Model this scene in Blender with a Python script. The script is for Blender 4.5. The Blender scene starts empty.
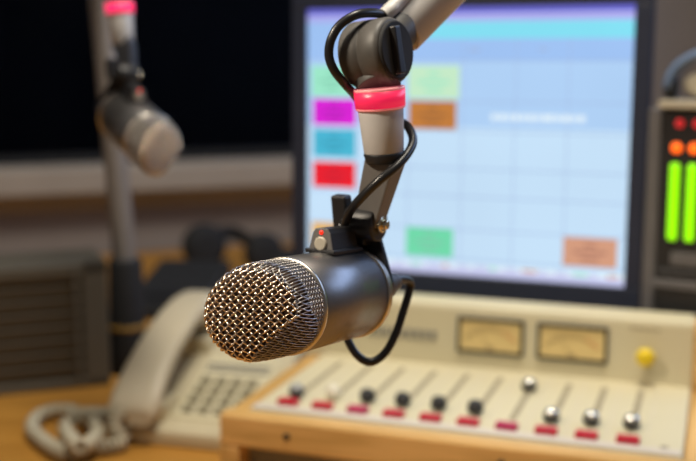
import bpy, bmesh, math, random
from mathutils import Vector, Matrix
random.seed(4)
S = bpy.context.scene
COL = S.collection
PI = math.pi
Z0 = 1.17                     # height of the camera above the floor (desk top at 0.75)
DESK = 0.75
F, PITCH = 1084.0, 0.1586
CAM = Vector((0, 0, Z0))
CR, CU, CB = Vector((1, 0, 0)), Vector((0, math.sin(PITCH), math.cos(PITCH))), Vector((0, -math.cos(PITCH), math.sin(PITCH)))

def at(x, y, d):              # point seen at pixel (x, y) at forward distance d
    return CAM + CR*((x-348)/F*d) - CU*((y-230.5)/F*d) - CB*d
def cdir(x, y, z):            # direction given as right / up / towards the viewer
    return (CR*x + CU*y + CB*z).normalized()

# ------------------------------------------------------------------ materials
def mat(name, col, rough=.5, metal=0., var=.06, scale=30., bump=0., emit=None, es=0., spec=None, coat=0., trans=0.):
    m = bpy.data.materials.new(name); m.use_nodes = True
    nt = m.node_tree; b = nt.nodes['Principled BSDF']
    b.inputs['Roughness'].default_value = rough; b.inputs['Metallic'].default_value = metal
    if spec is not None: b.inputs['Specular IOR Level'].default_value = spec
    if coat: b.inputs['Coat Weight'].default_value = coat; b.inputs['Coat Roughness'].default_value = .15
    if trans: b.inputs['Transmission Weight'].default_value = trans
    tc = nt.nodes.new('ShaderNodeTexCoord'); n = nt.nodes.new('ShaderNodeTexNoise')
    n.inputs['Scale'].default_value = scale; n.inputs['Detail'].default_value = 4
    nt.links.new(tc.outputs['Object'], n.inputs['Vector'])
    r = nt.nodes.new('ShaderNodeValToRGB')
    r.color_ramp.elements[0].position = .3; r.color_ramp.elements[1].position = .7
    r.color_ramp.elements[0].color = [max(0, c*(1-var)) for c in col]+[1]
    r.color_ramp.elements[1].color = [c*(1+var) for c in col]+[1]
    nt.links.new(n.outputs['Fac'], r.inputs['Fac']); nt.links.new(r.outputs['Color'], b.inputs['Base Color'])
    if bump:
        bp = nt.nodes.new('ShaderNodeBump'); bp.inputs['Strength'].default_value = bump; bp.inputs['Distance'].default_value = .001
        nt.links.new(n.outputs['Fac'], bp.inputs['Height']); nt.links.new(bp.outputs['Normal'], b.inputs['Normal'])
    if emit:
        b.inputs['Emission Color'].default_value = list(emit)+[1]; b.inputs['Emission Strength'].default_value = es
    return m

def wood(name, c1, c2, scale=6., rough=.45, stretch=(1, 12, 12)):
    m = bpy.data.materials.new(name); m.use_nodes = True
    nt = m.node_tree; b = nt.nodes['Principled BSDF']; b.inputs['Roughness'].default_value = rough
    tc = nt.nodes.new('ShaderNodeTexCoord'); mp = nt.nodes.new('ShaderNodeMapping'); mp.inputs['Scale'].default_value = stretch
    n = nt.nodes.new('ShaderNodeTexNoise'); n.inputs['Scale'].default_value = scale; n.inputs['Detail'].default_value = 6; n.inputs['Distortion'].default_value = .6
    r = nt.nodes.new('ShaderNodeValToRGB'); r.color_ramp.elements[0].position = .35; r.color_ramp.elements[1].position = .68
    r.color_ramp.elements[0].color = list(c1)+[1]; r.color_ramp.elements[1].color = list(c2)+[1]
    L = nt.links.new
    L(tc.outputs['Object'], mp.inputs['Vector']); L(mp.outputs['Vector'], n.inputs['Vector']); L(n.outputs['Fac'], r.inputs['Fac']); L(r.outputs['Color'], b.inputs['Base Color'])
    return m

M = {}
M['desk'] = wood('desk_wood', (.40, .18, .025), (.54, .26, .045), 3., .5)
M['rail'] = wood('console_wood', (.56, .33, .10), (.80, .50, .19), 9., .45)
M['cheek'] = wood('console_wood_lengthwise', (.56, .33, .10), (.80, .50, .19), 9., .45, (12, 1, 12))
M['mic'] = mat('satin_gunmetal', (.25, .24, .235), .36, .88, .03, 300)
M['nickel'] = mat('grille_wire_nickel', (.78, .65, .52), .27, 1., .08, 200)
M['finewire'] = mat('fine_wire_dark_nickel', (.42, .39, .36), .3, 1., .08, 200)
M['ringm'] = mat('ring_metal', (.62, .57, .50), .3, 1., .03, 100)
M['rearm'] = mat('rear_ring_metal', (.22, .2, .18), .3, 1., .03, 100)
M['foam'] = mat('grille_foam', (.075, .043, .027), .95, 0, .25, 900, .3)
M['black'] = mat('black_plastic', (.018, .018, .02), .42, 0, .1, 80)
M['blacksoft'] = mat('black_satin_paint', (.085, .08, .074), .5, 0, .08, 150)
M['matte'] = mat('matte_black', (.012, .012, .013), .8, 0, .2, 60)
M['rubber'] = mat('black_cable_rubber', (.016, .016, .017), .32, 0, .1, 120)
M['armgrey'] = mat('arm_grey_paint', (.56, .55, .54), .45, .0, .04, 60)
M['pole'] = mat('arm_grey_shaded', (.25, .225, .205), .45, 0., .04, 60)  # arm grey darkened in the colour, for the weaker light on the rear pole
M['strap'] = mat('bracket_metal', (.17, .16, .15), .5, 0, .06, 60)
M['glow'] = mat('tally_red', (.75, .03, .09), .35, 0, .02, 20, emit=(1, .015, .10), es=.55)
M['glow_hot'] = mat('tally_red_bright', (.75, .03, .12), .35, 0, .02, 20, emit=(1, .02, .14), es=1.1)
M['lip'] = mat('tally_lip', (.85, .42, .42), .3, 0, .02, 20, emit=(1, .16, .2), es=.28)
M['ledred'] = mat('led_red', (.7, .01, .01), .3, 0, .02, 20, emit=(1, .03, .01), es=1.3)
M['button'] = mat('ivory_button', (.55, .50, .40), .4, 0, .04, 60)
M['brass'] = mat('bolt_nickel', (.85, .76, .55), .2, 1., .04, 60)
M['panel'] = mat('console_panel_cream', (.67, .61, .42), .5, 0, .03, 12)
M['bridge'] = mat('console_bridge_beige', (.62, .56, .38), .5, 0, .03, 12)
M['strip'] = mat('edge_strip', (.66, .60, .52), .4, 0, .03, 30)
M['slot'] = mat('fader_slot', (.35, .30, .20), .6, 0, .05, 60)
M['redbtn'] = mat('red_button', (.52, .008, .03), .35, 0, .05, 60)
M['magbtn'] = mat('crimson_button', (.46, .010, .085), .35, 0, .05, 60)
M['silver'] = mat('knob_silver', (.85, .83, .78), .22, 1., .02, 60)
M['creamk'] = mat('knob_cream', (.80, .76, .62), .4, 0, .03, 60)
M['greyk'] = mat('knob_grey', (.34, .36, .36), .4, 0, .05, 60)
M['yellow'] = mat('knob_yellow', (.80, .58, .01), .35, 0, .05, 60)
M['meterface'] = mat('meter_face', (.62, .47, .20), .5, 0, .05, 40, emit=(.9, .62, .22), es=.10)
M['meterglass'] = mat('meter_marks', (.42, .31, .14), .5, 0, .1, 40)
M['meterred'] = mat('meter_red_arc', (.60, .25, .10), .5, 0, .1, 40)
M['inset'] = mat('console_inset_grey', (.22, .21, .18), .6, 0, .06, 40)
M['bezel'] = mat('monitor_bezel', (.026, .033, .060), .4, 0, .06, 60)
M['grey_slat'] = mat('grey_painted_metal', (.105, .093, .072), .6, 0, .05, 14)
M['sill'] = mat('sill_paint', (.40, .345, .29), .6, 0, .05, 10)
M['wall'] = mat('wall_paint', (.27, .235, .21), .8, 0, .05, 8)
M['wallr'] = mat('wall_side_paint', (.3, .28, .3), .8, 0, .05, 8)
M['dark'] = mat('window_dark_room', (.010, .012, .019), .9, 0, .2, 6)
M['phone'] = mat('phone_ivory', (.60, .53, .36), .42, 0, .03, 30)
M['phonekey'] = mat('phone_key_olive', (.27, .24, .16), .5, 0, .05, 30)
M['phonegrey'] = mat('phone_handset_ivory', (.60, .53, .39), .4, 0, .03, 30)
M['cord'] = mat('coiled_cord_ivory', (.50, .45, .33), .5, 0, .05, 30)
M['ochre'] = mat('ochre_band', (.35, .2, .04), .5, 0, .05, 30)
M['ledgreen'] = mat('led_bar_green', (.2, .7, .0), .4, 0, .02, 30, emit=(.27, .80, .0), es=1.1)
M['ledorange'] = mat('led_orange', (.8, .2, .02), .4, 0, .02, 30, emit=(1, .10, .004), es=1.5)
M['leddimred'] = mat('led_dim_red', (.5, .03, .03), .4, 0, .02, 30, emit=(.75, .02, .03), es=.6)
M['beigebox'] = mat('beige_box', (.50, .45, .34), .55, 0, .04, 30)
M['blueband'] = mat('blue_band', (.13, .20, .34), .45, 0, .05, 30)
M['greyplas'] = mat('dim_grey_plastic', (.13, .125, .13), .5, 0, .05, 30)

gl = bpy.data.materials.new('window_glass'); gl.use_nodes = True
g = gl.node_tree.nodes['Principled BSDF']; g.inputs['Base Color'].default_value = (.25, .27, .3, 1)
g.inputs['Roughness'].default_value = .03; g.inputs['Transmission Weight'].default_value = 1.; g.inputs['IOR'].default_value = 1.09
gn = gl.node_tree.nodes.new('ShaderNodeTexNoise'); gn.inputs['Scale'].default_value = 2.
gb = gl.node_tree.nodes.new('ShaderNodeMapRange'); gb.inputs['To Min'].default_value = .02; gb.inputs['To Max'].default_value = .06
gl.node_tree.links.new(gn.outputs['Fac'], gb.inputs['Value']); gl.node_tree.links.new(gb.outputs['Result'], g.inputs['Roughness'])
M['glass'] = gl

def screen_mat(name, col, s=1.0):
    m = bpy.data.materials.new(name); m.use_nodes = True
    nt = m.node_tree; b = nt.nodes['Principled BSDF']
    b.inputs['Base Color'].default_value = (.01, .01, .012, 1); b.inputs['Roughness'].default_value = .35
    tc = nt.nodes.new('ShaderNodeTexCoord'); n = nt.nodes.new('ShaderNodeTexNoise'); n.inputs['Scale'].default_value = 5
    nt.links.new(tc.outputs['Object'], n.inputs['Vector'])
    r = nt.nodes.new('ShaderNodeValToRGB')
    r.color_ramp.elements[0].position = .3; r.color_ramp.elements[1].position = .7
    r.color_ramp.elements[0].color = [c*.96 for c in col]+[1]; r.color_ramp.elements[1].color = [min(1, c*1.04) for c in col]+[1]
    nt.links.new(n.outputs['Fac'], r.inputs['Fac']); nt.links.new(r.outputs['Color'], b.inputs['Emission Color'])
    b.inputs['Emission Strength'].default_value = s
    return m

# ------------------------------------------------------------------ mesh helpers
def bx(bm, c, s, R=None, mi=0):
    T = Matrix.Translation(Vector(c)) @ ((R or Matrix.Identity(3)).to_4x4()) @ Matrix.Diagonal(Vector((*s, 1)))
    r = bmesh.ops.create_cube(bm, size=1, matrix=T)
    for v in r['verts']:
        for f in v.link_faces: f.material_index = mi
def frame(d, hint=Vector((0, 0, 1))):      # matrix with local Z along d
    d = Vector(d).normalized()
    if abs(d.dot(hint)) > .97: hint = Vector((1, 0, 0))
    x = hint.cross(d).normalized(); y = d.cross(x)
    return Matrix((x, y, d)).transposed()
def lathe(bm, p0, d, prof, n=48, mi=0, caps=True, smooth=True, hint=Vector((0, 0, 1))):   # prof: (distance along d, radius)
    R = frame(d, hint); p0 = Vector(p0); rings = []
    for (h, r) in prof:
        rings.append([bm.verts.new(p0 + R @ Vector((r*math.cos(2*PI*k/n), r*math.sin(2*PI*k/n), h))) for k in range(n)])
    for a, b in zip(rings, rings[1:]):
        for k in range(n):
            f = bm.faces.new((a[k], a[(k+1) % n], b[(k+1) % n], b[k])); f.smooth = smooth; f.material_index = mi
    if caps:
        f = bm.faces.new(rings[0][::-1]); f.material_index = mi
        f = bm.faces.new(rings[-1]); f.material_index = mi
def rod(bm, a, b, r0, r1=None, n=32, bev=0., mi=0):
    a, b = Vector(a), Vector(b); r1 = r0 if r1 is None else r1; L = (b-a).length
    if bev:
        prof = [(0, r0-bev), (bev*.3, r0-bev*.3), (bev, r0), (L-bev, r1), (L-bev*.3, r1-bev*.3), (L, r1-bev)]
    else: prof = [(0, r0), (L, r1)]
    lathe(bm, a, b-a, prof, n, mi)
def smoothpath(pts, n=10):
    P = [Vector(p) for p in pts]; P = [P[0]*2-P[1]]+P+[P[-1]*2-P[-2]]; out = []
    for i in range(1, len(P)-2):
        for k in range(n):
            t = k/n; a, b, c, d = P[i-1:i+3]
            out.append(.5*((2*b)+(c-a)*t+(2*a-5*b+4*c-d)*t*t+(3*b-a-3*c+d)*t**3))
    out.append(P[-2]); return out
def tube(bm, pts, r, n=10, mi=0, cap=True):
    P = [Vector(p) for p in pts]; N = len(P)
    tg = [(P[min(i+1, N-1)]-P[max(i-1, 0)]).normalized() for i in range(N)]
    nrm = tg[0].orthogonal().normalized(); rings = []
    for i in range(N):
        nrm = (nrm - tg[i]*nrm.dot(tg[i])).normalized(); bi = tg[i].cross(nrm)
        rr = r[i] if isinstance(r, (list, tuple)) else r
        rings.append([bm.verts.new(P[i]+(nrm*math.cos(2*PI*k/n)+bi*math.sin(2*PI*k/n))*rr) for k in range(n)])
    for a, b in zip(rings, rings[1:]):
        for k in range(n):
            f = bm.faces.new((a[k], a[(k+1) % n], b[(k+1) % n], b[k])); f.smooth = True; f.material_index = mi
    if cap:
        for f in (bm.faces.new(rings[0][::-1]), bm.faces.new(rings[-1])): f.material_index = mi
def prism(bm, poly, h0, h1, fn, mi=0):      # polygon extruded between h0 and h1; fn maps (a, b, h) to a point
    lo = [bm.verts.new(fn(a, b, h0)) for a, b in poly]; hi = [bm.verts.new(fn(a, b, h1)) for a, b in poly]
    n = len(poly); fs = [bm.faces.new(lo[::-1]), bm.faces.new(hi)]
    for k in range(n): fs.append(bm.faces.new((lo[k], lo[(k+1) % n], hi[(k+1) % n], hi[k])))
    for f in fs: f.material_index = mi

def obj(name, bm, m, parent=None, bevel=0., seg=2, label=None, auto=False):
    bmesh.ops.recalc_face_normals(bm, faces=bm.faces[:])
    me = bpy.data.meshes.new(name); bm.to_mesh(me); bm.free()
    for k in (m if isinstance(m, (list, tuple)) else [m]): me.materials.append(M[k] if isinstance(k, str) else k)
    o = bpy.data.objects.new(name, me); COL.objects.link(o)
    if parent: o.parent = parent
    if bevel:
        b = o.modifiers.new('bevel', 'BEVEL'); b.width = bevel; b.segments = seg; b.limit_method = 'ANGLE'; b.angle_limit = .6
    if label: o['label'] = label
    return o
def tag(o, label, cat, group=None, kind=None):
    if label: o['label'] = label
    if cat: o['category'] = cat
    if group: o['group'] = group
    if kind: o['kind'] = kind
    return o
def thing(name, label, cat, mw, group=None):
    o = bpy.data.objects.new(name, None); COL.objects.link(o); o.empty_display_size = .02
    o.matrix_world = mw; return tag(o, label, cat, group)
def TR(loc, rz=0): return Matrix.Translation(Vector(loc)) @ Matrix.Rotation(rz, 4, 'Z')
def copy_tree(o, parent=None):
    c = o.copy(); COL.objects.link(c)
    if parent: c.parent = parent
    for ch in list(o.children): copy_tree(ch, c)
    return c
def B(): return bmesh.new()

# ------------------------------------------------------------------ setting
WP = Vector((-.332, 2.392, 0)); WA = math.atan2(.354, .935)
wallM = TR(WP, WA)                          # wall frame: X along the wall, Y away from the viewer
def struct(name, bm, m, mw=None, bevel=0.):
    o = obj(name, bm, m, None, bevel); o['kind'] = 'structure'
    if mw: o.matrix_world = mw
    return o
SILL = Z0-.225
b = B(); bx(b, (0, 1., -.02), (8, 8, .04)); struct('floor', b, 'wall')
b = B(); bx(b, (.3, .06, SILL/2-.02), (6, .12, SILL-.04)); bx(b, (-1.6-.55, .06, 1.5), (1.1, .12, 2.4)); bx(b, (1.1+1.1, .06, 1.6), (2.2, .12, 3.2-.02)); bx(b, (-.3, .06, 2.55), (3, .12, .5))
struct('wall_back', b, 'wall', wallM)
b = B(); bx(b, (-.3, .0, SILL-.028), (2.9, .16, .056)); bx(b, (-.3, .02, SILL-.075), (2.88, .05, .04)); struct('trim_1', b, 'sill', wallM, .006)
wf = B()
for x in (-1.58, 1.08): bx(wf, (x, .05, (SILL+2.3)/2), (.05, .07, 2.3-SILL))
for z in (SILL+.008, 2.28): bx(wf, (-.25, .05, z), (2.7, .07, .02))
w = struct('window_1', wf, 'matte', wallM)
b = B(); bx(b, (-.25, .06, (SILL+2.3)/2), (2.62, .006, 2.3-SILL)); obj('pane', b, 'glass', w)
b = B()                                     # the room behind the glass, unlit but for an added fill
bx(b, (-.25, 1.6, 1.5), (4.2, .05, 2.6)); bx(b, (-2.3, .9, 1.5), (.05, 1.4, 2.6)); bx(b, (1.8, .9, 1.5), (.05, 1.4, 2.6)); bx(b, (-.25, .9, 2.8), (4.2, 1.4, .05)); bx(b, (-.25, .9, .55), (4.2, 1.4, .05))
struct('wall_beyond_window', b, 'dark', wallM)

# desk: continuous worktop with panel legs
b = B()
w2 = Vector((.935, .354))
poly = [(-1.7, -.35), (1.5, -.35), (1.5, 3.02), (WP.x+.935*1.6, WP.y+.354*1.6-.01), (-1.7, WP.y-.354*1.46-.01)]
prism(b, poly, DESK-.035, DESK, lambda x, y, h: Vector((x, y, h)))
desk = thing('desk', 'wide orange-brown wooden desk carrying the console, telephone and monitor', 'desk', TR((0, 1, 0)))
iv = Matrix.Translation((0, -1, 0))
b.transform(iv); obj('desktop', b, 'desk', desk, .004)
for x in (-1.6, 1.4):
    b = B(); bx(b, (x, -.2, (DESK-.035)/2), (.04, 1.9, DESK-.035)); obj('leg', b, 'desk', desk, .003)

# ------------------------------------------------------------------ mixing console
PH = .3353
CO = Vector((-.0554, .9996, Z0-.3269))
zb = DESK-CO.z                              # desk level in console coordinates (about -0.093)
con = thing('mixing_console', 'cream radio mixing console in a wooden frame on the desk', 'mixing console', TR((CO.x, CO.y, DESK), -PH))
def cb(bm): bm.transform(Matrix.Translation((0, 0, -zb))); return bm
sx0, sx1 = -.030, .361
b = B(); bx(b, ((sx0+sx1)/2, .080, -.006), (sx1-sx0, .220, .012)); panel = obj('fader_panel', cb(b), 'panel', con, .0015)
b = B(); bx(b, ((sx0+sx1)/2, -.0225, .0012), (sx1-sx0-.004, .013, .0024)); obj('edge_strip', cb(b), 'strip', con, .0008)
b = B(); bx(b, ((-.050+.381)/2, -.043, -.0145), (.431, .020, .031)); rail = obj('front_rail', cb(b), 'rail', con, .003)
for x in (.018, .215):
    b = B(); lathe(b, (x, -.0535, -.014), (0, -1, 0), [(-.001, .0032), (.0006, .0032), (.001, .002)], 16); obj('rail_screw', cb(b), 'matte', con)
for x in (-.0405, .3715):
    b = B(); bx(b, (x, .0705, (-.093)/2-.0015), (.021, .207, .090)); obj('side_cheek', cb(b), 'cheek', con, .003)
    b = B(); bx(b, (x, -.043, -.061), (.021, .020, .062)); obj('corner_post', cb(b), 'cheek', con, .002)
b = B(); bx(b, ((sx0+sx1)/2, .080, -.052), (sx1-sx0-.002, .224, .078)); obj('base_box', cb(b), 'inset', con)
# meter bridge: sloping front, rounded top
b = B()
prof = [(.1745, .0), (.1795, .060), (.1810, .0640), (.1840, .0662), (.188, .0674), (.202, .0695), (.206, .0680), (.207, .064), (.207, -.088), (.196, -.088), (.196, -.012), (.1745, -.012)]
prism(b, prof, sx0-.021, sx1+.001, lambda t, z, s: Vector((s, t, z)))
bridge = obj('meter_bridge', cb(b), 'bridge', con, .002, 3)
b = B(); bx(b, (.3725, .192, -.012), (.021, .034, .157)); obj('bridge_end_panel', cb(b), 'rail', con, .003)
def fr(s, z, out=0.): return Vector((s, .1745+.0055*z/.066-out, z))     # point on the bridge front
RB = Matrix.Rotation(-math.atan(.0055/.066), 3, 'X')
for s0, s1 in ((.1225, .1905), (.2075, .2765)):
    c = fr((s0+s1)/2, .0350)
    W = s1-s0; H = .0345
    b = B()
    for dx, dz, sx, sz in ((-W/2, 0, .0030, H), (W/2, 0, .0030, H), (0, -H/2, W+.003, .0026), (0, H/2, W+.003, .0028)):
        bx(b, (dx, -.001, dz), (sx, .005, sz), None)
    b.transform(Matrix.Translation(c) @ RB.to_4x4()); vu = obj('vu_meter_frame', cb(b), 'matte', con, .0005)
    b = B(); bx(b, (0, .0, 0), (W-.003, .0022, H-.003))
    b.transform(Matrix.Translation(c) @ RB.to_4x4()); obj('vu_meter_face', cb(b), 'meterface', vu)
    b = B()                                  # scale arc and ticks
    for k in range(13):
        a = math.radians(140-k*100/12.); cc, ss = math.cos(a), math.sin(a)
        p = Vector((.034*cc, -.0016, -.022+.031*ss)); mi = 1 if k > 8 else 0
        bx(b, p, (.0009, .0006, .0035), Matrix.Rotation(-(a-PI/2), 3, 'Y'), mi)
        if k < 12:
            a2 = math.radians(140-(k+.5)*100/12.); bx(b, (.032*math.cos(a2), -.0016, -.022+.029*math.sin(a2)), (.005, .0006, .0008), Matrix.Rotation(-(a2-PI/2), 3, 'Y'), mi)
    b.transform(Matrix.Translation(c) @ RB.to_4x4()); obj('vu_meter_scale', cb(b), ['meterglass', 'meterred'], vu)
    b = B(); rod(b, (0, -.0018, -.014), (-.014, -.0018, .008),   .0003, n=6); lathe(b, (0, -.0005, -.014), (0, -1, 0), [(0, .004), (.0015, .004), (.002, .003)], 16)
    b.transform(Matrix.Translation(c) @ RB.to_4x4()); obj('vu_meter_needle', cb(b), 'meterglass', vu)
b = B()
for k in range(9): bx(b, fr(.024+k*.0088, .0305, .0004), (.0062, .002, .010), RB)
obj('push_switch_row', cb(b), 'inset', con, .0004)
b = B(); lathe(b, fr(.3165, .0305, -.002), (0, -1, 0), [(0, .0052), (.012, .0046), (.0125, .009), (.0145, .0095), (.02, .009), (.023, .0065), (.024, .003)], 28)
obj('monitor_knob', cb(b), 'yellow', con, label='round yellow knob')
b = B()
for k in range(5): bx(b, fr(.302+k*.006, .0555, .0002), (.0042, .0008, .0022), RB)
obj('knob_caption', cb(b), 'slot', con)
b = B(); lathe(b, (.3455, -.0085, 0), (0, 0, 1), [(0, .0035), (.0008, .0035), (.0014, .002)], 16); obj('panel_screw', cb(b), 'slot', con)
# channels
knobs = [(.022, 'greyk', 'grey', 'black'), (.030, 'creamk', 'cream', 'creamk'), (.030, 'black', '', 'black'), (.030, 'black', '', 'black'), (.030, 'black', '', 'black'),
         (.030, 'black', '', 'black'), (.116, 'silver', 'silver', 'black'), (.030, 'silver', 'silver', 'black'), (.034, 'silver', 'silver', 'black'), (.036, 'silver', 'silver', 'black')]
for i, (t, top, lab, side) in enumerate(knobs):
    s = i*.035; t -= .0055
    b = B(); bx(b, (s, -.0045, .0022), (.0195, .0115, .0058)); obj('channel_button', cb(b), 'magbtn' if i in (2, 6) else 'redbtn', con, .001, label='crimson button' if i in (2, 6) else 'red button')
    b = B(); bx(b, (s, .083, .0004), (.0058, .126, .0010)); sl = obj('fader_slot', cb(b), 'slot', con, .0003)
    b = B(); bx(b, (s, t, .002), (.0018, .005, .004)); obj('fader_stem', cb(b), 'matte', sl)
    b = B(); mi0, mi1 = 0, 1
    lathe(b, (s, t, .0025), (0, 0, 1), [(0, .0062), (.001, .0074), (.0045, .0078), (.0058, .0072)], 28, 0)
    lathe(b, (s, t, .0080), (0, 0, 1), [(0, .0068), (.0015, .0071), (.0038, .0062), (.0052, .0042), (.0058, .0015)], 28, 1)
    obj('fader_knob', cb(b), [side, top], con, label=(lab or 'black')+' round fader knob')
    b = B()
    bx(b, (s+.0150, .083, .0002), (.0006, .15, .0003))
    obj('channel_marking', cb(b), 'strip', con)

# ------------------------------------------------------------------ level meter on top of the bridge, headphones above it
topz = .081
CM = con.matrix_world.copy()
LM = CM @ Matrix.Translation((.3575, .2330, topz-zb-.0050)) @ Matrix.Rotation(-.20, 4, 'Z')
lv = thing('level_meter', 'black upright level meter with green bars and orange and red lights, behind the console', 'level meter', LM @ Matrix.Translation((0, 0, -(topz-zb-.0050))))
lvM = Matrix.Translation((0, 0, topz-zb-.0050))
b = B(); bx(b, (0, .012, -.0675), (.076, .046, .202)); bx(b, (0, 0.012, .1155), (.078, .042, .166)); b.transform(lvM); obj('housing', b, 'black', lv, .002)
b = B(); bx(b, (0, .006, .2035), (.08, .05, .0075)); b.transform(lvM); obj('top_plate', b, 'beigebox', lv, .001)
b = B(); bx(b, (0, -.011, .018), (.078, .004, .009)); b.transform(lvM); obj('base_ledge', b, 'greyplas', lv, .001)
b = B(); bx(b, (-.0455, .012, .0155), (.013, .04, .366)); b.transform(lvM); obj('side_frame', b, 'greyplas', lv, .001)
for x in (-.0235, -.0060):
    b = B(); bx(b, (x+.0012, -.0105, .1040), (.0098, .006, .080)); b.transform(lvM); obj('level_bar', b, 'ledgreen', lv, .004, 4, label='lit green bar')
    b = B(); lathe(b, (x+.0015, -.007, .1595), (0, -1, 0), [(0, .0058), (.003, .0055), (.0045, .004), (.005, .0015)], 20); b.transform(lvM); obj('warning_light', b, 'ledorange', lv, label='lit orange light')
    b = B(); lathe(b, (x+.0035, -.007, .1845), (0, -1, 0), [(0, .0048), (.003, .0045), (.0045, .003), (.005, .001)], 20); b.transform(lvM); obj('peak_light', b, 'leddimred', lv, label='dim red light')
b = B(); bx(b, (-.008, -.0095, .045), (.03, .002, .014)); b.transform(lvM); obj('name_plate', b, 'greyplas', lv, .001)
hp = thing('headset', 'headset with blue band and beige pad lying on top of the level meter', 'headset', LM @ Matrix.Translation((0.006, .010, .2073)))
pts = [Vector((.043*math.cos(a)-.0, .0, .012+.036*math.sin(a))) for a in [PI*k/16 for k in range(17)]]
b = B()
for dy in (-.008, -.004, 0, .004, .008): tube(b, [p+Vector((0, dy, 0)) for p in pts], .0052, 8)
obj('headband', b, 'blueband', hp)
for x, n in ((-.041, -1), (.041, 1)):
    b = B(); lathe(b, (x, 0, .0125), (-n, 0, 0), [(-.006, .008), (-.004, .0115), (.004, .0125), (.006, .010)], 28); obj('ear_cup', b, 'matte', hp)
b = B(); lathe(b, (0, .006, .0165), (0, -1, 0), [(0, .013), (.003, .0145), (.010, .0145), (.014, .011)], 28, caps=True); b.transform(Matrix.Diagonal((1.9, 1, 1, 1))); obj('pad', b, 'beigebox', hp)

# ------------------------------------------------------------------ monitor
MP, MT = .3673, .0147
MO = Vector((-.0501+.0034, 1.2904-.0013, Z0+.0548))
mx_ = Vector((math.cos(MP), -math.sin(MP), 0)); mv = Vector((math.sin(MP), math.cos(MP), 0))
mz_ = (Vector((0, 0, 1))*math.cos(MT)+mv*math.sin(MT)); my_ = mz_.cross(mx_)
W, H = .3725, .301
cen = MO + mx_*W/2 - mz_*H/2
foot = cen + mv*.10; foot.z = DESK
mon = thing('computer_monitor', 'black computer monitor showing coloured blocks on a pale blue grid, behind the console', 'monitor', TR(foot, -MP))
scr = Matrix.Translation(cen) @ Matrix((mx_, my_, mz_)).transposed().to_4x4()
tl = mon.matrix_world.inverted() @ scr
def mo(name, bm, m, par=mon, **k):
    bm.transform(tl); return obj(name, bm, m, par, **k)
b = B(); e = .0185; d0, d1 = -.006, .022
bx(b, (0, (d0+d1)/2, H/2+e/2), (W+2*e, d1-d0, e)); bx(b, (0, (d0+d1)/2, -H/2-.014), (W+2*e, d1-d0, .028))
for s in (-1, 1): bx(b, (s*(W/2+e/2), (d0+d1)/2, 0), (e, d1-d0, H))
mo('bezel', b, 'bezel', bevel=.0015)
b = B(); bx(b, (0, .024, -.004), (W+2*e-.004, .012, H+2*e+.006)); bx(b, (0, .043, -.01), (W*.7, .03, H*.7)); mo('back_shell', b, 'black', bevel=.006)
b = B(); bx(b, (0, .078, -.12), (.07, .012, .20)); bx(b, (0, .06, -.06), (.07, .04, .06)); mo('stand_neck', b, 'black', bevel=.003)
b = B(); lathe(b, (0, -.01, 0), (0, 0, 1), [(0, .10), (.008, .10), (.014, .09), (.016, .03)], 40); bx(b, (0, -.005, .06), (.06, .014, .11)); obj('stand_foot', b, 'black', mon, .001)
# screen: one mesh, its picture as flat regions a hair apart
sc = [('base', (.43, .64, .93)), ('low', (.57, .77, .97)), ('purple', (.14, .14, .62)), ('pale', (.34, .54, .90)), ('cyan', (.22, .74, .90)), ('line', (.36, .48, .74)),
      ('mint', (.33, .80, .58)), ('magenta', (.70, .01, .66)), ('sea', (.06, .47, .66)), ('red', (.84, .008, .025)), ('amber', (.80, .47, .14)), ('palegreen', (.56, .83, .58)),
      ('brown', (.54, .20, .04)), ('green', (.16, .72, .42)), ('salmon', (.66, .33, .21)), ('white', (.78, .90, 1.)), ('pinkish', (.56, .58, .86)), ('dkmint', (.22, .60, .42)), ('dkmag', (.45, .01, .45)), ('dksea', (.04, .34, .5)), ('dkred', (.6, .01, .03)), ('dkbrown', (.36, .14, .04)), ('dksalmon', (.44, .2, .14)), ('violet', (.42, .42, .86))]
for n, c in sc: M['scr_'+n] = screen_mat('screen_'+n, c, .98)
idx = {n: i for i, (n, _) in enumerate(sc)}
b = B(); lay = [0]
def rect(u0, v0, u1, v1, n, k=1):
    z = -.0002*k
    bx(b, ((u0+u1)/2*W-W/2, z+.0005, H/2-(v0+v1)/2*H), ((u1-u0)*W, .001, (v1-v0)*H), None, idx[n])
rect(0, 0, 1, 1, 'base', 0)
rect(0, .44, 1, .965, 'low', 1)
rect(0, 0, 1, .022, 'purple', 2); rect(0, .022, 1, .05, 'violet', 2); rect(.33, .053, 1, .115, 'cyan', 2); rect(0, .05, .33, .115, 'pale', 2); rect(0, .115, 1, .195, 'pale', 2)
for v in (.195, .345, .455, .595, .70, .825, .94): rect(.0, v-.0018, 1, v+.0018, 'line', 3)
for u in (.175, .335, .505, .665, .82): rect(u-.0012, .115, u+.0012, .945, 'line', 3)
rect(.178, .14, .3, .15, 'line', 3); rect(.52, .15, .555, .162, 'line', 3); rect(.73, .15, .755, .160, 'line', 3)
rect(0, .957, 1, .975, 'white', 3); rect(0, .975, 1, 1, 'pinkish', 3)
for k in range(14): rect(.30+k*.05, .962, .30+k*.05+.02+.012*(k % 3), .972, 'salmon' if k % 5 == 3 else ('mint' if k % 5 == 1 else 'pinkish'), 4)
def cell(u0, v0, u1, v1, n, dk):
    rect(u0, v0, u1, v1, n, 5)
    cu, cv, w, h = (u0+u1)/2, (v0+v1)/2, u1-u0, v1-v0
    for k, f in enumerate((.22, .62, .34)): rect(cu-w*f/2, cv+(k-1)*h*.24-.006, cu+w*f/2, cv+(k-1)*h*.24+.006, dk, 6)
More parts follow.
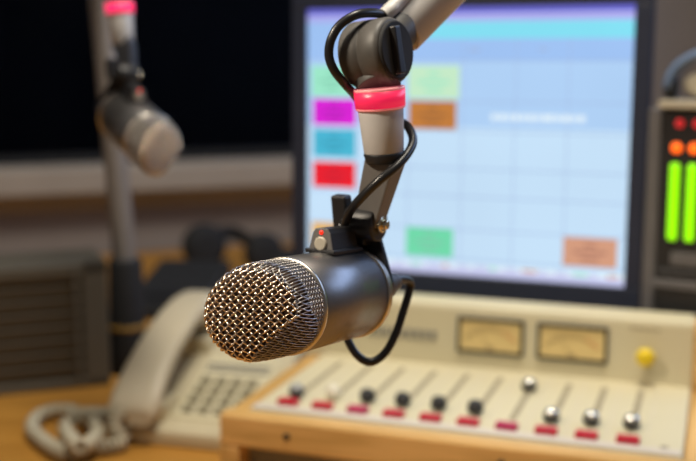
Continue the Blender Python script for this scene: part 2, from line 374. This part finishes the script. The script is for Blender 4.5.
cell(.013, .215, .154, .334, 'mint', 'dkmint'); cell(.019, .342, .163, .444, 'magenta', 'dkmag'); cell(.019, .460, .163, .568, 'sea', 'dksea'); cell(.019, .587, .163, .688, 'red', 'dkred')
cell(.015, .828, .163, .923, 'amber', 'brown'); cell(.333, .213, .494, .336, 'palegreen', 'mint'); cell(.337, .345, .486, .450, 'brown', 'dkbrown'); cell(.333, .826, .483, .935, 'green', 'dkmint')
cell(.82, .829, .976, .935, 'salmon', 'dksalmon')
u = .594
for w_ in (.016, .02, .012, .018, .014, .02, .012, .03, .016, .022, .012, .018):
    rect(u, .388, u+w_, .413, 'white', 5); u += w_+.006
mo('screen', b, ['scr_'+n for n, _ in sc])

# ------------------------------------------------------------------ microphone
# local frame: X forward along the barrel, Y to the side, Z up; origin at the grille ring
RR = .0278
micT = thing('studio_microphone', 'large satin grey studio microphone with woven wire grille, sharp in front of the monitor', 'microphone', Matrix.Identity(4))
b = B(); lathe(b, (0, 0, 0), (-1, 0, 0), [(.0, RR-.001), (.0012, RR), (.070, RR), (.0705, RR-.0008)], 96, hint=Vector((0, 0, 1))); obj('body', b, 'mic', micT)
b = B(); lathe(b, (.0016, 0, 0), (-1, 0, 0), [(-.0008, RR-.0022), (-.0008, RR-.0004), (0, RR+.0003), (.0016, RR+.0003), (.002, RR-.0006)], 96, caps=False); obj('grille_ring', b, 'ringm', micT)
b = B()
lathe(b, (-.0695, 0, 0), (-1, 0, 0), [(0, RR), (.0003, RR+.0009), (.0022, RR+.0009), (.0026, RR+.0003), (.0028, RR-.0004), (.0034, RR-.0004), (.0036, RR+.0004), (.0050, RR+.0004), (.0062, RR-.001), (.0066, RR-.004)], 96)
obj('rear_ring', b, 'ringm', micT)
b = B(); lathe(b, (-.0755, 0, 0), (-1, 0, 0), [(0, RR-.003), (.002, RR-.004), (.005, RR-.009), (.006, .004)], 64); obj('rear_cap', b, 'rearm', micT)
# grille surface
LG, KK, KZ, RC, RF = .0378, .36, .13, .0090, .0268
CHD = .0182
def chq(y, z): return .75*y-.66*z-CHD
def facet(y, z):
    rho = math.hypot(y, z); x = LG-KK*y-KZ*z-.0022*(rho/RF)**2
    x -= 1.9*max(0, chq(y, z))
    t = rho-(RF-RC)
    if t > 0: x -= RC-math.sqrt(max(0, RC*RC-min(t, RC)**2))
    return x
def seam(th):
    y, z = RF*math.cos(th), RF*math.sin(th); return max(.0015, LG-KK*y-KZ*z-.0022-RC-.0015-1.9*max(0, chq(y, z)))
def rside(x, th):
    s = seam(th); k = min(1, max(0, x/s)); return (RR-.0010)*(1-k)+RF*k
P1, WR = .00300, .00060
def facet_wires(P, wr, amp, keep):
    b = B(); N = int(RF/P)+1
    for fam in (0, 1):
        for i in range(-N, N+1):
            c = (i+.5)*P
            if abs(c) > RF*.925: continue
            vm = math.sqrt(RF*RF-c*c); n = max(12, int(2*vm/(P/6))); run = []; runs = [run]
            for k in range(n+1):
                v = vm*math.sin(PI*(k/n-.5))
                off = wr*amp*math.cos(PI*(v/P-.5)+PI*i)*(1 if fam == 0 else -1)*(1-.7*min(1, max(0, (math.hypot(c, v)-RF+.0045)/.004)))
                y, z = ((c-v)/math.sqrt(2), (c+v)/math.sqrt(2)) if fam == 0 else ((v-c)/math.sqrt(2), (v+c)/math.sqrt(2))
                if not keep(y, z):
                    if run: run = []; runs.append(run)
                    continue
                x = facet(y, z); h = 1e-5
                if math.hypot(y, z) > RF-.0005: nx = Vector((.05, y, z)).normalized()
                else: nx = Vector((1, -(facet(y+h, z)-x)/h, -(facet(y, z+h)-x)/h)).normalized()
                run.append(Vector((x, y, z))+nx*off)
            for pts in runs:
                if len(pts) < 3: continue
                e0, e1 = pts[0], pts[-1]
                pts = [Vector((e0.x-.004, e0.y*.985, e0.z*.985)), Vector((e0.x-.0015, e0.y, e0.z))]+pts+[Vector((e1.x-.0015, e1.y, e1.z)), Vector((e1.x-.004, e1.y*.985, e1.z*.985))]
                tube(b, pts, wr, 6, cap=False)
    return b
coarse = lambda y, z: chq(y, z) < 0 and (math.hypot(y, z) < RF-.0030 or y < .008-.25*z)
obj('grille_front_wires', facet_wires(P1, WR, 1.05, coarse), 'nickel', micT)
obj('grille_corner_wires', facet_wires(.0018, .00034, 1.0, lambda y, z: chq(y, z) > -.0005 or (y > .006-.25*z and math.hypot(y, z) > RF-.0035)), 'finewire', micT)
b = B(); NS = 62; WS = .00033
for fam in (1, -1):
    for i in range(NS):
        th = 2*PI*i/NS; x = .0; pts = []; step = .0004; k = 0
        while k < 400:
            r = rside(x, th)
            ph = (x/ (2*PI*RF/NS/2))*PI
            off = WS*.9*math.cos(ph+PI*0)*fam
            pts.append(Vector((x, (r+off)*math.cos(th), (r+off)*math.sin(th))))
            if x > seam(th)+.0016: break
            x += step; th += fam*step/RF; k += 1
        if len(pts) > 3: tube(b, pts, WS, 5, cap=False)
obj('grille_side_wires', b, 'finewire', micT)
b = B(); n = 72; rings = []
for q in range(8):
    rings.append([])
    for k in range(n):
        th = 2*PI*k/n; x = (seam(th)+.001)*q/7; r = rside(x, th)-.0015; rings[-1].append(b.verts.new((x, r*math.cos(th), r*math.sin(th))))
for q in range(7, -1, -1):
    rho = (RF-.0015)*math.sin(PI/2*q/7.3+.0) if q else .0004
    rings.append([])
    for k in range(n):
        th = 2*PI*k/n; y, z = rho*math.cos(th), rho*math.sin(th); rings[-1].append(b.verts.new((facet(y, z)-.0016-(.001 if q > 5 else 0), y, z)))
for a, c in zip(rings, rings[1:]):
    for k in range(n): f = b.faces.new((a[k], a[(k+1) % n], c[(k+1) % n], c[k])); f.smooth = True
obj('foam_liner', b, 'foam', micT)
# on-air housing on top of the barrel
b = B()
pr = [(-.0088, -.002), (-.0088, .001), (-.0062, .0125), (-.0042, .0152), (.0042, .0152), (.0062, .0125), (.0088, .001), (.0088, -.002)]
prism(b, pr, -.0355, -.0650, lambda y, z, x: Vector((x, y*(1 if x > -.05 else .95), z+RR-.001)))
bx(b, (-.0505, 0, RR+.0006), (.034, .0205, .0028))
hs = obj('tally_housing', b, 'black', micT, .0010, 3)
b = B(); prism(b, [(y*.97, z) for y, z in pr[1:-1]], -.0347, -.0357, lambda y, z, x: Vector((x, y, z+RR-.001))); obj('housing_face', b, 'strap', hs, .0004)
b = B(); lathe(b, (-.0349, 0, RR+.0052), (1, 0, 0), [(0, .0042), (.001, .0042), (.0016, .0034)], 28); obj('tally_button', b, 'button', hs, label='round ivory button')
b = B(); lathe(b, (-.0351, 0, RR+.0118), (1, 0, 0), [(0, .0014), (.0008, .0013), (.0013, .0008)], 20); obj('tally_light', b, 'ledred', hs, label='lit red light')
# rear bracket rising to the pivot
PV = Vector((-.070, .002, RR+.0175))
b = B(); prism(b, [(-.012, .052), (.012, .052), (.0155, .036), (.026, .008), (.024, -.006), (-.024, -.006), (-.026, .008), (-.0155, .036)], -.0805, -.0768, lambda y, z, x: Vector((x, y, z)))
obj('rear_bracket', b, 'black', micT, .001)
b = B(); bx(b, (-.074, 0, RR+.0085), (.012, .020, .012)); obj('bracket_foot', b, 'black', micT, .001)
b = B(); rod(b, (-.074, .017, .004), (-.088, .017, .005), .0082, bev=.001); rod(b, (-.088, .017, .005), (-.098, .017, .006), .0068, .0055, bev=.001)
obj('cable_connector', b, 'blacksoft', micT)

def mic_matrix(front, fd, axis):
    X = axis.normalized(); p = front
    view = (CAM-p).normalized()
    Zc = Vector((0, 0, 1)); Yc = Zc.cross(X).normalized(); Zc = X.cross(Yc)
    return Matrix.Translation(p) @ Matrix((X, Yc, Zc)).transposed().to_4x4()
D1 = .613
MM = mic_matrix(at(286, 306, D1), D1, cdir(-.514, -.061, .856))
micT.matrix_world = MM
def ml(x, y, z): return MM @ Vector((x, y, z))

# ------------------------------------------------------------------ boom arm parts
def arm_head(root_mw, name, label, pivot, axis_y, sleeve_bot, sleeve_top, drum_c, drum_ax, glow, arm_to=None, extra=None, strap='strap'):
    t = thing(name, label, 'boom arm', root_mw); inv = root_mw.inverted()
    def o_(n, bm, m, par=t, **k): bm.transform(inv); return obj(n, bm, m, par, **k)
    up = (sleeve_top-sleeve_bot).normalized()
    # pivot barrel, thumb knob, bolt
    b = B(); rod(b, pivot-axis_y*.011, pivot+axis_y*.0095, .0112, bev=.0012); o_('pivot_barrel', b, 'black')
    kn = pivot-axis_y*.0165
    Rk = Matrix((up.cross(axis_y).normalized(), axis_y, up)).transposed()
    b = B(); bx(b, kn+up*.006, (.0085, .0110, .021), Rk); rod(b, pivot-axis_y*.012, kn, .005); o_('thumb_knob', b, 'black', bevel=.0016, seg=3)
    b = B(); rod(b, pivot+axis_y*.0095, pivot+axis_y*.0125, .0052, bev=.0008); rod(b, pivot+axis_y*.0125, pivot+axis_y*.0155, .0030, bev=.0008); o_('pivot_bolt', b, 'brass', label='shiny metal bolt')
    # strap
    d = (sleeve_bot-pivot); L = d.length; d.normalize()
    v = (CAM-pivot); v = (v-d*v.dot(d)).normalized(); s = v.cross(d).normalized()
    Rs = Matrix((s, v, d)).transposed() @ Matrix.Rotation(math.radians(-30), 3, 'Z')
    b = B()
    def q(a, c, h): return pivot+Rs @ Vector((a, c, h))
    lo, hi = 0, L-.003
    for (x0, x1, y0, y1) in ((-.0115, .0075, -.0065, .0065),):
        vs = []
        for h, k in ((lo, .85), (hi, 1.1)):
            for (a, c) in ((x0, y0), (x1, y0), (x1, y1), (x0, y1)): vs.append(b.verts.new(q(a*k, c*k, h)))
        for f in ((3, 2, 1, 0), (4, 5, 6, 7), (0, 1, 5, 4), (1, 2, 6, 5), (2, 3, 7, 6), (3, 0, 4, 7)): b.faces.new([vs[i] for i in f])
    o_('hanger_strap', b, strap, bevel=.001)
    # sleeve, collar, glow ring, neck
    b = B(); rod(b, sleeve_bot-up*.0062, sleeve_bot, .0112, .0124, n=64, bev=.0008); o_('collar', b, 'black')
    Ls = (sleeve_top-sleeve_bot).length
    b = B(); rod(b, sleeve_bot, sleeve_bot+up*(Ls-.0125), .0120, .0137, n=64, bev=.0003); o_('sleeve', b, 'armgrey')
    r0 = sleeve_bot+up*(Ls-.013)
    b = B(); rod(b, r0, r0+up*.0016, .0148, n=64, bev=.0005); rod(b, r0+up*.0108, r0+up*.0128, .0154, n=64, bev=.0006); lp = o_('ring_lip', b, 'lip')
    b = B(); rod(b, r0+up*.0014, r0+up*.0112, .0150, .0154, n=64); o_('tally_ring', b, glow, label='glowing red tally ring')
    rt = r0+up*.0128
    b = B(); rod(b, rt-up*.001, drum_c-up*.012, .0132, .0145, n=48, bev=.0005); o_('neck', b, 'blacksoft')
    # drum
    ax = drum_ax.normalized(); R = .0198; hl = .0145
    b = B(); lathe(b, drum_c-ax*hl, ax, [(0, R-.003), (.0008, R-.001), (.0025, R), (hl-.0006, R), (hl-.0003, R-.0005), (hl+.0003, R-.0005), (hl+.0006, R), (2*hl-.003, R), (2*hl-.001, R-.0008), (2*hl, R-.0025)], 72)
    dr = o_('elbow_drum', b, 'blacksoft')
    b = B(); lathe(b, drum_c+ax*hl, ax, [(-.001, R-.0024), (.0012, R-.0024), (.0020, R-.0034)], 56); cp = o_('elbow_cap', b, 'matte')
    upd = (up-ax*up.dot(ax)).normalized(); sd = ax.cross(upd)
    b = B(); bx(b, drum_c+ax*(hl+.0035)+sd*.0035, (.0065, .005, .028), Matrix((sd, ax, upd)).transposed()); o_('cap_grip', b, 'black', cp, bevel=.001)
    if arm_to is not None:
        a0, a1, r = arm_to
        b = B(); rod(b, a0, a1, r, n=64, bev=.001); o_('upper_tube', b, 'armgrey')
        b = B(); rod(b, drum_c, a0+(a1-a0).normalized()*.012, .0105, r*.85, bev=.001); o_('tube_joint', b, 'blacksoft')
    if extra: extra(t, o_)
    return t

# pivot of the front arm, standing just behind and above the barrel
pv1 = at(366, 223, .668)
ay1 = (MM.to_3x3() @ Vector((0, 1, 0))).normalized()
sb1, st1 = at(384, 152, .650), at(379, 87, .642)
dr1 = at(375, 53, .645)
a0 = at(398, 30, .668); a1 = at(398+330, 30-330, .80)
def clip(t, o_):
    p = [at(385, 15, .650), at(391, 10, .651), at(398, 3, .655), at(420, -20, .664)]
    b = B(); tube(b, smoothpath(p, 6), .0042, 20); o_('cable_clip', b, 'armgrey')
arm = arm_head(Matrix.Translation(pv1), 'boom_arm', 'grey boom arm with black elbow and lit red ring, holding the large microphone', pv1, ay1, sb1, st1, dr1, cdir(.80, .02, .58), 'glow', (a0, a1, .0168), clip)

# cable of the front microphone
cp = [at(386, 15, .652), at(372, 13, .640), at(356, 15, .632), at(340, 25, .630), at(331, 40, .630), at(329, 56, .632), at(334, 70, .634), at(344, 83, .640), at(353, 93, .652), at(366, 108, .672), at(388, 119, .680), at(403, 123, .672),
      at(410, 130, .664), at(413, 141, .656), at(408, 153, .648), at(396, 167, .640), at(380, 180, .638), at(364, 195, .642), at(351, 210, .650), at(345, 226, .668), at(343, 250, .700), at(342, 285, .712), at(343, 318, .708), at(348, 340, .702),
      at(358, 356, .700), at(371, 362, .700), at(385, 353, .702), at(396, 333, .704), at(403, 312, .706), at(409, 292, .708), at(410, 282, .706), ml(-.104, .017, .0065), ml(-.096, .017, .006)]
b = B(); tube(b, smoothpath(cp, 10), .0027, 14)
tag(obj('microphone_cable', b, 'rubber'), 'black cable looping from the red-ringed elbow down under the large microphone', 'cable')

# ------------------------------------------------------------------ second microphone, further back on the left
m2 = copy_tree(micT)
M2 = mic_matrix(at(149, 139, 1.11), 1.11, cdir(.52, -.42, .75))
m2.matrix_world = M2
tag(m2, 'blurred smaller-looking microphone hanging at upper left before the dark window', 'microphone')
ay2 = (M2.to_3x3() @ Vector((0, 1, 0))).normalized()
pv2 = M2 @ Vector((-.071, 0, RR+.018))
d2 = 1.19
sb2, st2 = at(123, 44, d2), at(119, 2, d2-.006)
dr2 = at(116, -20, d2)
pb = Vector((-.297, 1.42, DESK)); pt = at(96, -60, 1.45); 
def lower(t, o_):
    dirn = (pt-pb).normalized(); foot_top = pb+Vector((0, 0, .155))
    b = B(); lathe(b, pb, (0, 0, 1), [(0, .026), (.003, .027), (.05, .0245), (.15, .0225), (.155, .020)], 48); o_('mount_base', b, 'matte')
    b = B(); lathe(b, pb+Vector((0, 0, .060)), (0, 0, 1), [(0, .0245), (.0005, .0252), (.0065, .0252), (.007, .0245)], 48); o_('mount_band', b, 'ochre', label='ochre band')
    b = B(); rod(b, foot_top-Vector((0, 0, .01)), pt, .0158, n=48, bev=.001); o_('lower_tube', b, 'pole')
    b = B(); lathe(b, pt-Vector((0.02, 0, 0)), (1, 0, 0), [(0, .02), (.002, .022), (.038, .022), (.04, .02)], 40); o_('shoulder_joint', b, 'blacksoft')
arm2 = arm_head(TR(pb), 'boom_arm', 'blurred boom arm at left with grey pole on a black base and bright red ring', pv2, ay2, sb2, st2, dr2, cdir(.80, .02, .58), 'glow_hot', (pt, dr2+Vector((0, .012, .012)), .0120), lower, 'black')
cp2 = [at(126, -18, d2+.03), at(127, 5, d2+.035), at(127, 30, d2+.035), at(122, 55, d2+.045), at(110, 85, d2+.06), at(98, 108, d2+.06), M2 @ Vector((-.115, .017, .0)), M2 @ Vector((-.096, .017, .006))]
b = B(); tube(b, smoothpath(cp2, 8), .0027, 10); tag(obj('microphone_cable', b, 'rubber'), 'thin black cable hanging behind the blurred left microphone', 'cable')

# ------------------------------------------------------------------ telephone
ph = thing('telephone', 'ivory push-button desk telephone with handset and coiled cord', 'telephone', TR((-.268, 1.150, DESK), -math.radians(15)))
b = B()
side = [(0, .0), (0, .017), (.006, .020), (.02, .024), (.16, .067), (.195, .074), (.205, .068), (.205, 0)]
prism(b, side, 0, .172, lambda y, z, x: Vector((x, y, z))); obj('base', b, 'phone', ph, .004, 3)
tp = math.atan2(.043, .14)
PT = Matrix.Translation((0, .02, .024)) @ Matrix.Rotation(tp, 4, 'X')
b = B(); bx(b, (.112, .068, .0005), (.088, .130, .003)); b.transform(PT); obj('keypad_plate', b, 'panel', ph, .001)
for r in range(4):
    for c in range(4):
        b = B(); bx(b, (.083+c*.0188, .018+r*.0190, .0040), (.0130, .0110, .005)); b.transform(PT)
        obj('key', b, 'phonekey', ph, .0015)
b = B()
for r in range(2):
    bx(b, (.112, .100+r*.01, .0022), (.078, .006, .0008))
b.transform(PT); obj('label_strip', b, 'inset', ph)
# cradle and handset
for y, z in ((.035, .026), (.170, .066)):
    b = B(); bx(b, (.036, y, z), (.056, .045, .034)); obj('cradle', b, 'phone', ph, .006, 3)
def hs_pt(y): return .052+.070*(y/.21) + .020*math.sin(PI*min(1, max(0, (y+.005)/.22)))
b = B(); n = 24; rings = []
for k in range(n+1):
    q = k/n; y = -.012+.232*q
    wd = .026+.0065*(abs(2*q-1)**3); th = .011+.004*(abs(2*q-1)**2)
    if k in (0, n): wd *= .78; th *= .6
    if k in (1, n-1): wd *= .95; th *= .9
    zc = hs_pt(y)-.014*(abs(2*q-1)**4); rings.append([])
    for j in range(20):
        a = 2*PI*j/20; ca, sa = math.cos(a), math.sin(a)
        rings[-1].append(b.verts.new((.036+wd*math.copysign(abs(ca)**.55, ca), y, zc+th*math.copysign(abs(sa)**.7, sa))))
for a, c in zip(rings, rings[1:]):
    for j in range(20): f = b.faces.new((a[j], a[(j+1) % 20], c[(j+1) % 20], c[j])); f.smooth = True
b.faces.new(rings[0][::-1]); b.faces.new(rings[-1])
hset = obj('handset', b, 'phonegrey', ph)
for y, z in ((.022, .050), (.188, .100)):
    b = B(); lathe(b, (.036, y, z), (0, -.42, -.9), [(-.004, .022), (.008, .024), (.016, .021)], 32); obj('ear_cap', b, 'phonegrey', hset)
# coiled cord
inv = ph.matrix_world.inverted()
def dk(x, y, h=.011):
    r = at(x, y, 1)-CAM; k = (DESK+h-Z0)/r.z; return inv @ (CAM+r*k)
path = smoothpath([Vector((.028, -.014, .045)), Vector((.022, -.024, .028)), dk(124, 442), dk(108, 446), dk(88, 447), dk(66, 452, .013), dk(44, 441), dk(32, 427), dk(42, 414), dk(66, 410), dk(86, 418), dk(98, 432, .014), dk(82, 447, .026), dk(70, 437, .024), dk(66, 426, .014), dk(80, 415, .024), dk(102, 414, .014), dk(118, 412), Vector((.002, .03, .012))], 40)
lens = [0]
for a_, c_ in zip(path, path[1:]): lens.append(lens[-1]+(c_-a_).length)
b = B(); pts = []; nrm = Vector((0, 0, 1)); k = 0; tot = lens[-1]; nt_ = int(tot/.0060); per = 10
for j in range(nt_*per+1):
    s = tot*j/(nt_*per)
    while k < len(path)-2 and lens[k+1] < s: k += 1
    f = (s-lens[k])/max(1e-9, lens[k+1]-lens[k]); p = path[k].lerp(path[k+1], f); t = (path[k+1]-path[k]).normalized()
    nrm = (nrm-t*nrm.dot(t)).normalized(); bi = t.cross(nrm); a_ = 2*PI*j/per
    pts.append(p+(nrm*math.cos(a_)+bi*math.sin(a_))*.0062)
tube(b, pts, .0022, 6); obj('coiled_cord', b, 'cord', ph)

# ------------------------------------------------------------------ louvred cabinet on the left
LV = TR((-.437, 1.311, DESK), WA)
lc = thing('louvred_cabinet', 'low grey louvred metal cabinet at the left, beside the black pole base', 'cabinet', LV)
b = B()
X0, X1, HT, DP = -.42, .138, .162, .10
bx(b, ((X0+X1)/2, DP/2+.012, HT/2), (X1-X0, DP-.002, HT)); bx(b, (X1-.016, .006, HT/2), (.032, .016, HT)); bx(b, ((X0+X1)/2, .006, HT-.008), (X1-X0, .016, .016)); bx(b, ((X0+X1)/2, .006, .006), (X1-X0, .016, .012)); bx(b, (X0+.012, .006, HT/2), (.024, .016, HT))
obj('case', b, 'grey_slat', lc, .002)
for k in range(8):
    b = B(); bx(b, ((X0+X1)/2-.004, .004, .022+k*.0172), (X1-X0-.05, .003, .0180), Matrix.Rotation(math.radians(17), 3, 'X')); obj('louvre', b, 'grey_slat', lc)
b = B(); bx(b, (X1-.040, .002, HT/2), (.006, .012, HT-.02)); obj('louvre_divider', b, 'grey_slat', lc)

# ------------------------------------------------------------------ headphones and black device at the back of the desk
hd = thing('headphones', 'black headphones lying at the back of the desk behind the large microphone', 'headphones', TR((-.235, 2.08, DESK), math.radians(8)))
for x, z, r, n in ((-.045, .058, .044, 'ear_cup'), (.070, .042, .040, 'ear_cup')):
    b = B(); lathe(b, (x, 0, z), (.35, -1, .1), [(-.02, .02), (-.016, r*.85), (-.006, r), (.008, r), (.016, r*.8), (.018, r*.4)], 40); obj(n, b, 'matte', hd)
b = B(); pts = [Vector((-.05+.125*k/14, .02+.09*math.sin(PI*k/14), .055-.02*k/14+.02*math.sin(PI*k/14))) for k in range(15)]
for dz in (-.008, 0, .008): tube(b, [p+Vector((0, 0, dz)) for p in pts], .007, 8)
obj('headband', b, 'matte', hd)
b = B(); lathe(b, (.11, .03, 0.0), (0, 0, 1), [(0, .05), (.02, .052), (.036, .045), (.044, .02)], 32); obj('cushion', b, 'matte', hd)
bo = thing('desk_device', 'low black slanted device on the desk behind the telephone handset', 'device', TR((-.325, 1.80, DESK), math.radians(-8)))
b = B(); prism(b, [(-.09, 0), (-.09, .018), (-.02, .035), (.12, .062), (.13, .05), (.13, 0)], -.03, .10, lambda y, z, x: Vector((x, y, z))); obj('shell', b, 'matte', bo, .006, 3)
b = B(); bx(b, (.035, -.05, .0292), (.09, .05, .004), Matrix.Rotation(math.atan2(.017, .07), 3, 'X')); obj('front_pad', b, 'black', bo, .001)

# ------------------------------------------------------------------ lights
def area(name, loc, target, size, power, col, sy=None):
    l = bpy.data.lights.new(name, 'AREA'); l.energy = power; l.color = col; l.size = size
    if sy: l.shape = 'RECTANGLE'; l.size_y = sy
    o = bpy.data.objects.new(name, l); COL.objects.link(o); o.location = loc
    o.rotation_euler = (Vector(target)-Vector(loc)).to_track_quat('-Z', 'Y').to_euler(); return o
area('ceiling_light', (.10, .72, 2.75), (.2, 1.0, .8), .6, 33, (1, .92, .78))
wl = area('warm_side_light', (-.72, .35, 1.80), (.0, .62, 1.17), .16, 1.35, (1, .86, .68)); wl.data.spread = math.radians(64)
area('cool_light', (1.5, 1.55, 1.95), (0, .6, 1.1), 1.9, 15, (.42, .60, 1), .6)
area('added_fill_beyond_window', (.55, 3.3, 2.2), (.1, 3.2, 1.2), .5, 10, (.6, .72, 1))  # added lamp, no real source: lifts the dark room to navy
wd = bpy.data.worlds.new('World'); S.world = wd; wd.use_nodes = True
wd.node_tree.nodes['Background'].inputs['Color'].default_value = (.85, .8, .8, 1); wd.node_tree.nodes['Background'].inputs['Strength'].default_value = .085

# ------------------------------------------------------------------ camera
c = bpy.data.cameras.new('camera'); c.sensor_width = 36; c.lens = F*36/696; c.clip_start = .02
c.dof.use_dof = True; c.dof.focus_distance = .592; c.dof.aperture_fstop = 4.9; c.dof.aperture_blades = 0
co = bpy.data.objects.new('camera', c); COL.objects.link(co); co.location = CAM; co.rotation_euler = (PI/2-PITCH, 0, 0); S.camera = co
S.view_settings.view_transform = 'Standard'; S.view_settings.look = 'None'; S.view_settings.exposure = 0; S.view_settings.gamma = 1; S.view_settings.use_curve_mapping = False
